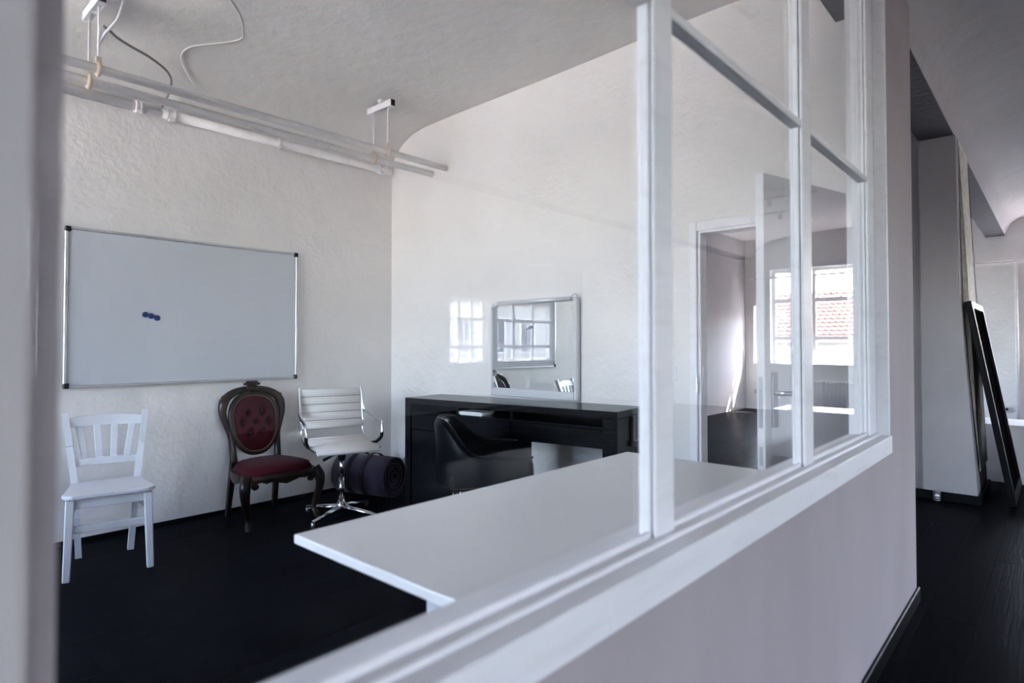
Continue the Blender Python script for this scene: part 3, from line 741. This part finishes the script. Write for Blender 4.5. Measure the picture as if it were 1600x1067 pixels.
def padz(x, z, k):
    d = 0.052*math.sqrt(max(0, 1-k**2.4))
    for tx, tz in tufts:
        q = ((x-tx)**2 + (z-tz)**2)
        d -= 0.040*math.exp(-q/0.00030) + 0.012*math.exp(-q/0.0016)
    d -= 0.010*math.exp(-((z-0.70)/0.006)**2)*(1 if abs(x) > 0.095 else 0)
    return d
for j in range(NR):
    k = 1-j/NR
    rr = []
    for i in range(NA):
        x, z = pad_pt(i*2*PI/NA, 0.96*k); rr.append(bm.verts.new(bp(x, z, -0.012-padz(x, z, k))))
    rings.append(rr)
c = bm.verts.new(bp(0, 0.705, -0.012-padz(0, 0.705, 0)))
for A, B in zip(rings, rings[1:]):
    for i in range(NA):
        f = bm.faces.new((A[i], A[(i+1) % NA], B[(i+1) % NA], B[i])); f.smooth = True
for i in range(NA): f = bm.faces.new((rings[-1][i], rings[-1][(i+1) % NA], c)); f.smooth = True
bk = [bm.verts.new(bp(*pad_pt(i*2*PI/NA, 0.96), 0.02)) for i in range(NA)]
for i in range(NA): bm.faces.new((rings[0][i], rings[0][(i+1) % NA], bk[(i+1) % NA], bk[i]))
bm.faces.new(bk)
pad = obj('back_pad', bm, M['red'], rc)
for tx, tz in tufts:
    bm = new(); ball(bm, bp(tx, tz, -0.027), 0.013, 0.010, 0.021, 8, 5); obj('button', bm, M['red_dark'], pad)
bm = new()
ball(bm, bp(0, 0.955, -0.012), 0.062, 0.024, 0.030); ball(bm, bp(0, 0.985, -0.010), 0.046, 0.020, 0.020)
for s in (-1, 0, 1): ball(bm, bp(s*0.030, 1.002, -0.010), 0.019, 0.014, 0.013)
for s in (-1, 1): ball(bm, bp(s*0.052, 0.990, -0.010), 0.016, 0.012, 0.011); ball(bm, bp(s*0.045, 0.925, -0.012), 0.032, 0.018, 0.018)
obj('carved_crest', bm, WD, rc)

# ------------------------------------------------------------------ white swivel chair
OCR = facing(0.955, -0.29)
oc = thing('swivel_chair', 'white ribbed leather swivel chair with chrome frame', 'chair', (-4.07, 2.60, 0), OCR)
CH = M['chrome']
for k, a in enumerate((R(200), R(290), R(20), R(110))):
    a -= OCR
    bm = new()
    e = (math.cos(a)*0.33, math.sin(a)*0.33)
    tube(bm, [(math.cos(a)*0.02, math.sin(a)*0.02, 0.068), (e[0]*0.5, e[1]*0.5, 0.055), (*e, 0.036)], [0.023, 0.019, 0.014], 8, flat=1.0)
    lg = obj('star_leg', bm, CH, oc)
    bm = new(); cyl(bm, (e[0]*0.97, e[1]*0.97, 0.0), (e[0]*0.97, e[1]*0.97, 0.036), 0.014, 10); obj('glide', bm, M['steel'], lg)
bm = new(); tube(bm, [(0, 0, 0.040), (0, 0, 0.055), (0, 0, 0.09), (0, 0, 0.125)], [0.03, 0.042, 0.036, 0.022], 14); obj('hub', bm, CH, oc)
bm = new(); cyl(bm, (0, 0, 0.12), (0, 0, 0.29), 0.020, 12); tube(bm, [(0, 0, 0.285), (0, 0, 0.45)], 0.016, 12); obj('gas_column', bm, CH, oc)
bm = new(); tube(bm, [(0, 0, 0.42), (0, 0, 0.44), (0, 0, 0.51)], [0.022, 0.030, 0.034], 12); box(bm, -0.20, 0.20, -0.03, 0.03, 0.495, 0.515, bev=0.004); obj('tilt_mechanism', bm, M['black_plastic'], oc)
bm = new(); tube(bm, [(-0.02, -0.02, 0.485), (-0.10, -0.07, 0.467)], 0.006, 8); tube(bm, [(-0.10, -0.07, 0.467), (-0.16, -0.10, 0.453)], [0.010, 0.013], 8); obj('tilt_lever', bm, M['black_plastic'], oc)
def ribbed(name, rows_, width, prof, thick):
    """upholstered sling: prof(t)-> (y,z) centreline, ribs across x"""
    bm = new(); n1 = rows_*6
    cen = [Vector((0, *prof(i/n1))) for i in range(n1+1)]
    R0 = []
    for i, p in enumerate(cen):
        t = (cen[min(i+1, n1)]-cen[max(i-1, 0)]).normalized(); nn = Vector((0, -t.z, t.y))
        if nn.z < 0 and abs(nn.z) > abs(nn.y): nn = -nn
        ph = (i % 6)/6
        bulge = thick*(0.22 + 0.78*math.sqrt(abs(math.sin(ph*PI)))) if i not in (0, n1) else thick*0.4
        l = []
        for f in (-1, -0.97, 0, 0.97, 1):
            kk = 0.55 if abs(f) == 1 else 1
            l.append((p + Vector((f*width/2, 0, 0)) + nn*bulge*kk, p + Vector((f*width/2, 0, 0)) - nn*bulge*kk))
        R0.append([(bm.verts.new(a), bm.verts.new(b)) for a, b in l])
    for A, B in zip(R0, R0[1:]):
        for k in range(4):
            for side in (0, 1):
                f = bm.faces.new((A[k][side], A[k+1][side], B[k+1][side], B[k][side])); f.smooth = True
        for k in (0, 4): bm.faces.new((A[k][0], A[k][1], B[k][1], B[k][0]))
    for Rw in (R0[0], R0[-1]):
        for k in range(4): bm.faces.new((Rw[k][0], Rw[k+1][0], Rw[k+1][1], Rw[k][1]))
    o = obj(name, bm, M['leather_white'], oc)
    for i in range(6, n1, 6):                       # stitched seams between the ribs
        p = cen[i]; t = (cen[i+1]-cen[i-1]).normalized(); nn = Vector((0, -t.z, t.y))
        if nn.z < 0 and abs(nn.z) > abs(nn.y): nn = -nn
        for sg in (1, -1):
            q = p + nn*thick*0.34*sg
            bm = new(); tube(bm, [q - Vector((width*0.492, 0, 0)), q + Vector((width*0.492, 0, 0))], 0.0036, 6); obj('seam', bm, M['seam'], o)
    return o
ribbed('seat', 6, 0.46, lambda t: (0.20-0.41*t, 0.548 + 0.018*math.cos(t*5.0) - (0.05*(max(0, t-0.8)/0.2)**2)), 0.016)
ribbed('backrest', 5, 0.475, lambda t: (0.235+0.085*t + 0.02*math.sin(t*PI), 0.640+0.305*t), 0.013)
for s in (-1, 1):
    pts = spline([(s*0.245, 0.330, 0.965), (s*0.247, 0.300, 0.88), (s*0.252, 0.268, 0.79), (s*0.262, 0.235, 0.755), (s*0.276, 0.10, 0.730), (s*0.284, -0.04, 0.712), (s*0.286, -0.082, 0.690), (s*0.284, -0.095, 0.62)], 6)
    bm = new(); tube(bm, pts, 0.011, 10, flat=1.3); obj('arm_tube', bm, CH, oc)
    bm = new(); tube(bm, spline([(s*0.284, -0.094, 0.625), (s*0.280, -0.080, 0.585), (s*0.258, -0.03, 0.545), (s*0.240, 0.03, 0.530)], 5), 0.013, 10); obj('arm_sleeve', bm, M['black_plastic'], oc)
    bm = new(); tube(bm, spline([(s*0.238, -0.18, 0.525), (s*0.238, 0.0, 0.527), (s*0.238, 0.16, 0.535), (s*0.240, 0.250, 0.60), (s*0.244, 0.262, 0.70), (s*0.245, 0.300, 0.85), (s*0.245, 0.334, 0.955)], 5), 0.009, 8); obj('side_rail', bm, CH, oc)

# ------------------------------------------------------------------ rolled purple carpet
A0, A1 = Vector((-4.70, 3.04, 0)), Vector((-4.20, 3.19, 0))
RD = 0.180
rl = thing('carpet_roll', 'dark purple rolled-up carpet lying on the floor beside the desk', 'carpet', tuple((A0+A1)/2), math.atan2((A1-A0).y, (A1-A0).x))
Lr = (A1-A0).length/2
bm = new()
turns = 6.0; n1 = 220; th = 0.010
sec = []
for i in range(n1+1):
    a = i/n1*turns*2*PI; r = 0.018 + (RD-0.018-th)*i/n1
    sec.append((a - turns*2*PI - 0.6, r))
ve = []
for a, r in sec:
    j = 0.012*math.sin(r*90)
    ve.append([bm.verts.new((x, math.cos(a)*rr, RD + math.sin(a)*rr)) for x in (-Lr-j, Lr+j) for rr in (r, r+th)])
for A, B in zip(ve, ve[1:]):
    for k in ((0, 1), (1, 3), (3, 2), (2, 0)):
        f = bm.faces.new((A[k[0]], A[k[1]], B[k[1]], B[k[0]])); f.smooth = k in ((1, 3), (2, 0))
bm.faces.new((ve[0][0], ve[0][1], ve[0][3], ve[0][2])); bm.faces.new((ve[-1][0], ve[-1][1], ve[-1][3], ve[-1][2]))
obj('rolled_sheet', bm, M['purple'], rl)
for x in (-0.10, 0.05):
    bm = new()
    for i in range(36):
        pass
    rg = []
    for i in range(36):
        a = i*2*PI/36
        rg.append([bm.verts.new((x+dx, math.cos(a)*rr, RD+math.sin(a)*rr)) for dx, rr in ((-0.018, RD-0.001), (-0.018, RD+0.004), (0.018, RD+0.004), (0.018, RD-0.001))])
    for i in range(36):
        A, B = rg[i], rg[(i+1) % 36]
        for k in range(4): bm.faces.new((A[k], A[(k+1) % 4], B[(k+1) % 4], B[k]))
    obj('strap', bm, M['purple_strap'], rl)
rl.location.z = 0.004

# ------------------------------------------------------------------ black desk
DA = R(7.0)
dk = thing('desk', 'long black counter desk standing against the back wall', 'desk', (-3.765, 2.96, 0), DA)
DW, DD, DH = 1.78, 0.42, 0.89
DM = M['desk']
mk('top', DM, dk, (0, DW, 0, DD, DH-0.045, DH), bev=0.003)
mk('side_panel', DM, dk, (0, 0.06, 0.0, DD-0.005, 0, DH-0.045), bev=0.003)
mk('side_panel', DM, dk, (DW-0.10, DW, 0.0, DD-0.005, 0, DH-0.045), bev=0.003)
mk('niche_floor', DM, dk, (0.06, DW-0.10, 0.012, DD-0.02, 0.775, 0.790))
mk('niche_back', DM, dk, (0.06, DW-0.10, DD-0.035, DD-0.02, 0.790, DH-0.045))
for x in (0.50, 0.98):
    mk('divider', DM, dk, (x, x+0.022, 0.014, DD-0.036, 0.790, DH-0.045))
# drawer fronts below the niche
for a, b in ((0.06, 0.50), (0.505, 0.985), (0.99, DW-0.10)):
    d = mk('drawer_front', DM, dk, (a+0.003, b-0.003, 0.006, 0.026, 0.655, 0.773), bev=0.002)
mk('drawer_box', DM, dk, (0.062, DW-0.102, 0.028, DD-0.03, 0.665, 0.772))
mk('cabinet_front', DM, dk, (0.063, 0.62, 0.010, 0.030, 0.03, 0.652), bev=0.002)
mk('cabinet_side', DM, dk, (0.60, 0.62, 0.031, DD-0.02, 0.03, 0.652))
mk('plinth', DM, dk, (0.063, 0.62, 0.04, DD-0.04, 0.0, 0.03))
# black relief pieces standing in for a dark chair silhouette on the end panel
mk('chair_silhouette', M['black_plastic'], dk, (DW, DW+0.018, 0.205, 0.235, 0.66, 0.845), (DW, DW+0.030, 0.205, 0.315, 0.655, 0.690), (DW, DW+0.018, 0.285, 0.312, 0.45, 0.655), bev=0.003)

for k, (x, a) in enumerate(((0.40, 6), (0.42, -4), (0.405, 2))):
    pass
mgz = thing('paper_stack', 'thin stack of white papers lying in the slot under the desktop', 'papers', (-3.765+0.62*math.cos(DA)-0.10*math.sin(DA), 2.96+0.62*math.sin(DA)+0.10*math.cos(DA), 0.7905), DA)
for k in range(6):
    bm = new(); j = (k*37 % 11-5)*0.002
    box(bm, -0.11+j, 0.11+j, -0.075-j, 0.075, k*0.0045, k*0.0045+0.0042); obj('sheet', bm, M['paper'] if k % 2 == 0 else M['table'], mgz)

# ------------------------------------------------------------------ mirror above the desk
mr = thing('mirror', 'rectangular mirror in a pale silver frame standing on the desk', 'mirror', (-3.43, YB-0.035, 0.893))
MW, MH = 0.865, 0.745
mk('backing', M['frame_silver'], mr, (0.004, MW-0.004, 0.005, 0.030, 0.0, MH-0.004))
mk('glass', M['mirror'], mr, (0.022, MW-0.030, 0.0, 0.0045, 0.060, MH-0.022))
mk('stile', M['frame_silver'], mr, (MW-0.032, MW, -0.012, 0.03, 0, MH), bev=0.008)
mk('stile', M['frame_silver'], mr, (0, 0.024, -0.008, 0.03, 0, MH-0.05), bev=0.006)
mk('bottom_rail', M['frame_silver'], mr, (0.024, MW-0.032, -0.010, 0.03, 0, 0.062), bev=0.004)
bm = new(); tube(bm, [(0.09, -0.004, MH-0.012), (MW-0.05, -0.004, MH-0.008)], 0.018, 14); tube(bm, [(0.012, 0.004, MH-0.05), (0.09, -0.004, MH-0.014)], [0.012, 0.017], 12); obj('top_roll', bm, M['frame_silver'], mr)
bm = new(); tube(bm, [(MW-0.028+math.cos(a)*0.02, -0.005, MH+0.006+math.sin(a)*0.02) for a in [k*2*PI/16 for k in range(16)]], 0.005, 6, closed=True); obj('hook_ring', bm, M['frame_silver'], mr)

# ------------------------------------------------------------------ black tub chair
tc_ = thing('tub_chair', 'black leather tub chair with thin chrome legs at the desk', 'chair', (-2.67, 2.73, 0), facing(0.76, 0.65))
def tub_curve(t):
    """plan of the shell, t in -1..1 from one arm front round the back to the other"""
    a = t*R(112)
    hw, hd = 0.290, 0.29
    x = math.sin(a)*hw; y = math.cos(a)*hd
    if abs(t) > 0.80:
        x = math.copysign(hw*0.985, t); y = math.cos(R(112)*0.80)*hd - (abs(t)-0.80)/0.2*0.29
    return x, y
def tub_top(t):
    k = abs(t)
    q = min(1, max(0, (k-0.30)/0.50)); q = q*q*(3-2*q)
    return 0.845 - 0.195*q
bm = new(); NT = 48; sh = []
for i in range(NT+1):
    t = i/NT*2-1
    x, y = tub_curve(t)
    x2, y2 = tub_curve(min(1, t+0.02)); x1, y1 = tub_curve(max(-1, t-0.02))
    tx, ty = x2-x1, y2-y1; l = math.hypot(tx, ty); nx, ny = -ty/l, tx/l
    if nx*x + ny*(y+0.0) < 0: nx, ny = -nx, -ny
    zt = tub_top(t); zb = 0.44 + 0.04*abs(t)
    pr = [(0.0, zb), (0.012, zb+0.02), (0.016, (zb+zt)/2), (0.028, zt-0.03), (0.018, zt-0.006), (0.0, zt), (-0.022, zt-0.008), (-0.036, zt-0.035), (-0.045, (zb+zt)/2), (-0.045, zb)]
    sh.append([bm.verts.new((x+nx*d*1.0, y+ny*d*1.0, z)) for d, z in pr])
for A, B in zip(sh, sh[1:]):
    for k in range(10):
        f = bm.faces.new((A[k], A[(k+1) % 10], B[(k+1) % 10], B[k])); f.smooth = True
bm.faces.new(sh[0]); bm.faces.new(sh[-1])
obj('shell', bm, M['tub'], tc_)
bm = new(); box(bm, -0.255, 0.255, -0.30, 0.20, 0.435, 0.545, bev=0.035, seg=3); obj('seat_cushion', bm, M['tub'], tc_)
bm = new(); tube(bm, [(tub_curve(i/40*2-1)[0]*1.02, tub_curve(i/40*2-1)[1]*1.02, tub_top(i/40*2-1)+0.002) for i in range(41)], 0.006, 8); obj('piping', bm, M['tub'], tc_)
for sx in (-1, 1):
    for yy in (-0.25, 0.17):
        bm = new(); tube(bm, [(sx*0.20, yy, 0.445), (sx*0.225, yy*1.08, 0.0)], 0.011, 10); obj('leg', bm, CH, tc_)
bm = new(); tube(bm, [(math.cos(a)*0.19, math.sin(a)*0.19-0.03, 0.20) for a in [k*2*PI/28 for k in range(28)]], 0.008, 8, closed=True); obj('ring_stretcher', bm, CH, tc_)

# ------------------------------------------------------------------ white table behind the glazing
tb = thing('table', 'long white rectangular table right behind the glazing', 'table', (0, 0, 0))
TX0, TX1, TY0, TY1, TH = -1.585, -0.755, 0.862, 2.61, 0.775
bm = new(); box(bm, TX0, TX1, TY0, TY1, TH-0.026, TH, bev=0.004, seg=2); obj('tabletop', bm, M['table'], tb)
for y in (1.055, 2.40):
    bm = new(); cyl(bm, (-1.17, y, 0.02), (-1.17, y, TH-0.028), 0.050, 28); lg = obj('leg', bm, M['table_leg'], tb)
    bm = new(); tube(bm, [(-1.17, y, 0.0), (-1.17, y, 0.012), (-1.17, y, 0.03)], [0.26, 0.26, 0.06], 36); obj('foot_plate', bm, M['table_leg'], tb)
    mk('mounting_plate', M['black_plastic'], tb, (-1.42, -0.92, y-0.09, y+0.09, TH-0.040, TH-0.027))
mk('rail', M['black_plastic'], tb, (-1.205, -1.135, 1.17, 2.37, TH-0.07, TH-0.027))

# ------------------------------------------------------------------ hooks under the corridor ceiling (mirrored)
for (x, y), lb in zip(((1.5, 8.6), (2.1, 9.6)), ('nearer slim ceiling track over the corridor, mirrored in the glazing', 'farther slim ceiling track over the corridor, mirrored in the glazing')):
    t = thing('ceiling_track', lb, 'track', (x, y, 3.455))
    bm = new(); box(bm, -0.4, 0.4, -0.015, 0.015, -0.16, -0.13, bev=0.003); obj('bar', bm, M['cable'], t)
    for dx in (-0.3, 0.3):
        bm = new(); cyl(bm, (dx, 0, -0.13), (dx, 0, 0.03), 0.006, 8); obj('rod', bm, M['cable'], t)
        bm = new(); cyl(bm, (dx*0.7, 0, -0.26), (dx*0.7, 0, -0.16), 0.03, 10); obj('spot', bm, M['cable'], t)

# ------------------------------------------------------------------ outside: neighbouring houses
g = mk('ground_outside', M['asphalt'], None, (-60, 70, -60, 80, -10.2, -10.0)); tag(g, 'grey street level far below the windows', 'ground', kind='structure')
def house_windows(t, axis, p, a0, a1, step, zs, w_, h_, out):
    k = a0
    while k + w_ < a1:
        for z in zs:
            bm = new()
            if axis == 'x': box(bm, k-0.08, k+w_+0.08, p-0.04*out if out < 0 else p, p if out < 0 else p+0.04, z-0.08, z+h_+0.08)
            else: box(bm, p-0.05, p, k-0.08, k+w_+0.08, z-0.08, z+h_+0.08)
            f = obj('window_frame', bm, M['trim'], t)
            for i in range(2):
                bm = new(); s0 = k + i*w_/2 + 0.03; s1 = k + (i+1)*w_/2 - 0.03
                if axis == 'x': box(bm, s0, s1, p-0.055, p-0.03, z, z+h_)
                else: box(bm, p-0.065, p-0.03, s0, s1, z, z+h_)
                obj('window_pane', bm, M['dark_glass'], f)
        k += step
h1 = thing('house', 'pale house with red tiled roof outside the end window', 'building', (0, 0, -10))
mk('wall', M['pale_wall'], h1, (-8, 14, 26.0, 34, 0, 11.55))
house_windows(h1, 'x', 26.0, -6, 13, 2.6, (1.5, 4.7, 8.0), 1.1, 1.7, -1)
# tiled roof: rows of curved clay tiles as real relief
bm = new()
rows_, wid = 13, 0.24
ncol = int(22/wid)
slope = Vector((0, 3.6, 2.15)); nrm = Vector((0, -2.15, 3.6)).normalized()
for r_ in range(rows_):
    prev = None
    for i in range(ncol*4+1):
        x = -8 + i*wid/4
        hgt = 0.05*max(0, math.cos(i*PI/2)) - 0.0
        b0 = Vector((x, 25.7, 11.5)) + slope*(r_/rows_) + nrm*(hgt+0.045); b1 = Vector((x, 25.7, 11.5)) + slope*((r_+1.08)/rows_) + nrm*(hgt-0.005)
        b2 = b0 - nrm*0.05
        cur = [bm.verts.new(b2), bm.verts.new(b0), bm.verts.new(b1)]
        if prev:
            bm.faces.new((prev[0], cur[0], cur[1], prev[1])); bm.faces.new((prev[1], cur[1], cur[2], prev[2]))
        prev = cur
ro_ = obj('roof_tiles', bm, M['tile'], h1); ro_['kind'] = 'stuff'
bm = new(); prism(bm, [(25.75, 11.48), (29.35, 13.60), (34.2, 11.48)], 'x', -8, 14); obj('roof_body', bm, M['tile'], h1)
bm = new(); box(bm, -8, 14, 25.6, 25.72, 11.38, 11.50); obj('gutter', bm, M['white_wall'], h1)
for x in (4.2, 9.6):
    bm = new(); box(bm, x, x+0.7, 29.0, 29.7, 13.2, 14.5, bev=0.02); obj('chimney', bm, M['tile'], h1)
h2 = thing('house', 'ochre house with rows of windows outside the side bay', 'building', (0, 0, -10))
mk('wall', M['cream_wall'], h2, (20.0, 28, -12, 19.0, 0, 12.6))
house_windows(h2, 'y', 20.0, -11, 18.5, 2.3, (1.4, 4.6, 7.8, 10.4), 1.1, 1.6, -1)
mk('cornice', M['pale_wall'], h2, (19.8, 28, -12, 19.0, 12.6, 12.85))
h3 = thing('house', 'pale taller house with red roof beside the ochre one', 'building', (0, 0, -10))
mk('wall', M['pale_wall'], h3, (20.4, 28, 19.2, 36, 0, 13.4))
house_windows(h3, 'y', 20.4, 20, 35.5, 2.4, (4.6, 7.8, 10.9), 1.1, 1.7, -1)
bm = new(); prism(bm, [(20.2, 13.4), (24.0, 16.4), (28.2, 13.4)], 'y', 19.2, 36); obj('roof', bm, M['tile'], h3)
h4 = thing('house', 'pale house across the street from the near windows', 'building', (0, 0, -10))
mk('wall', M['white_wall'], h4, (-14, 16, -34, -26, 0, 11.0))
house_windows(h4, 'x', -25.95, -13, 15, 2.6, (4.7, 8.0), 1.1, 1.7, -1)
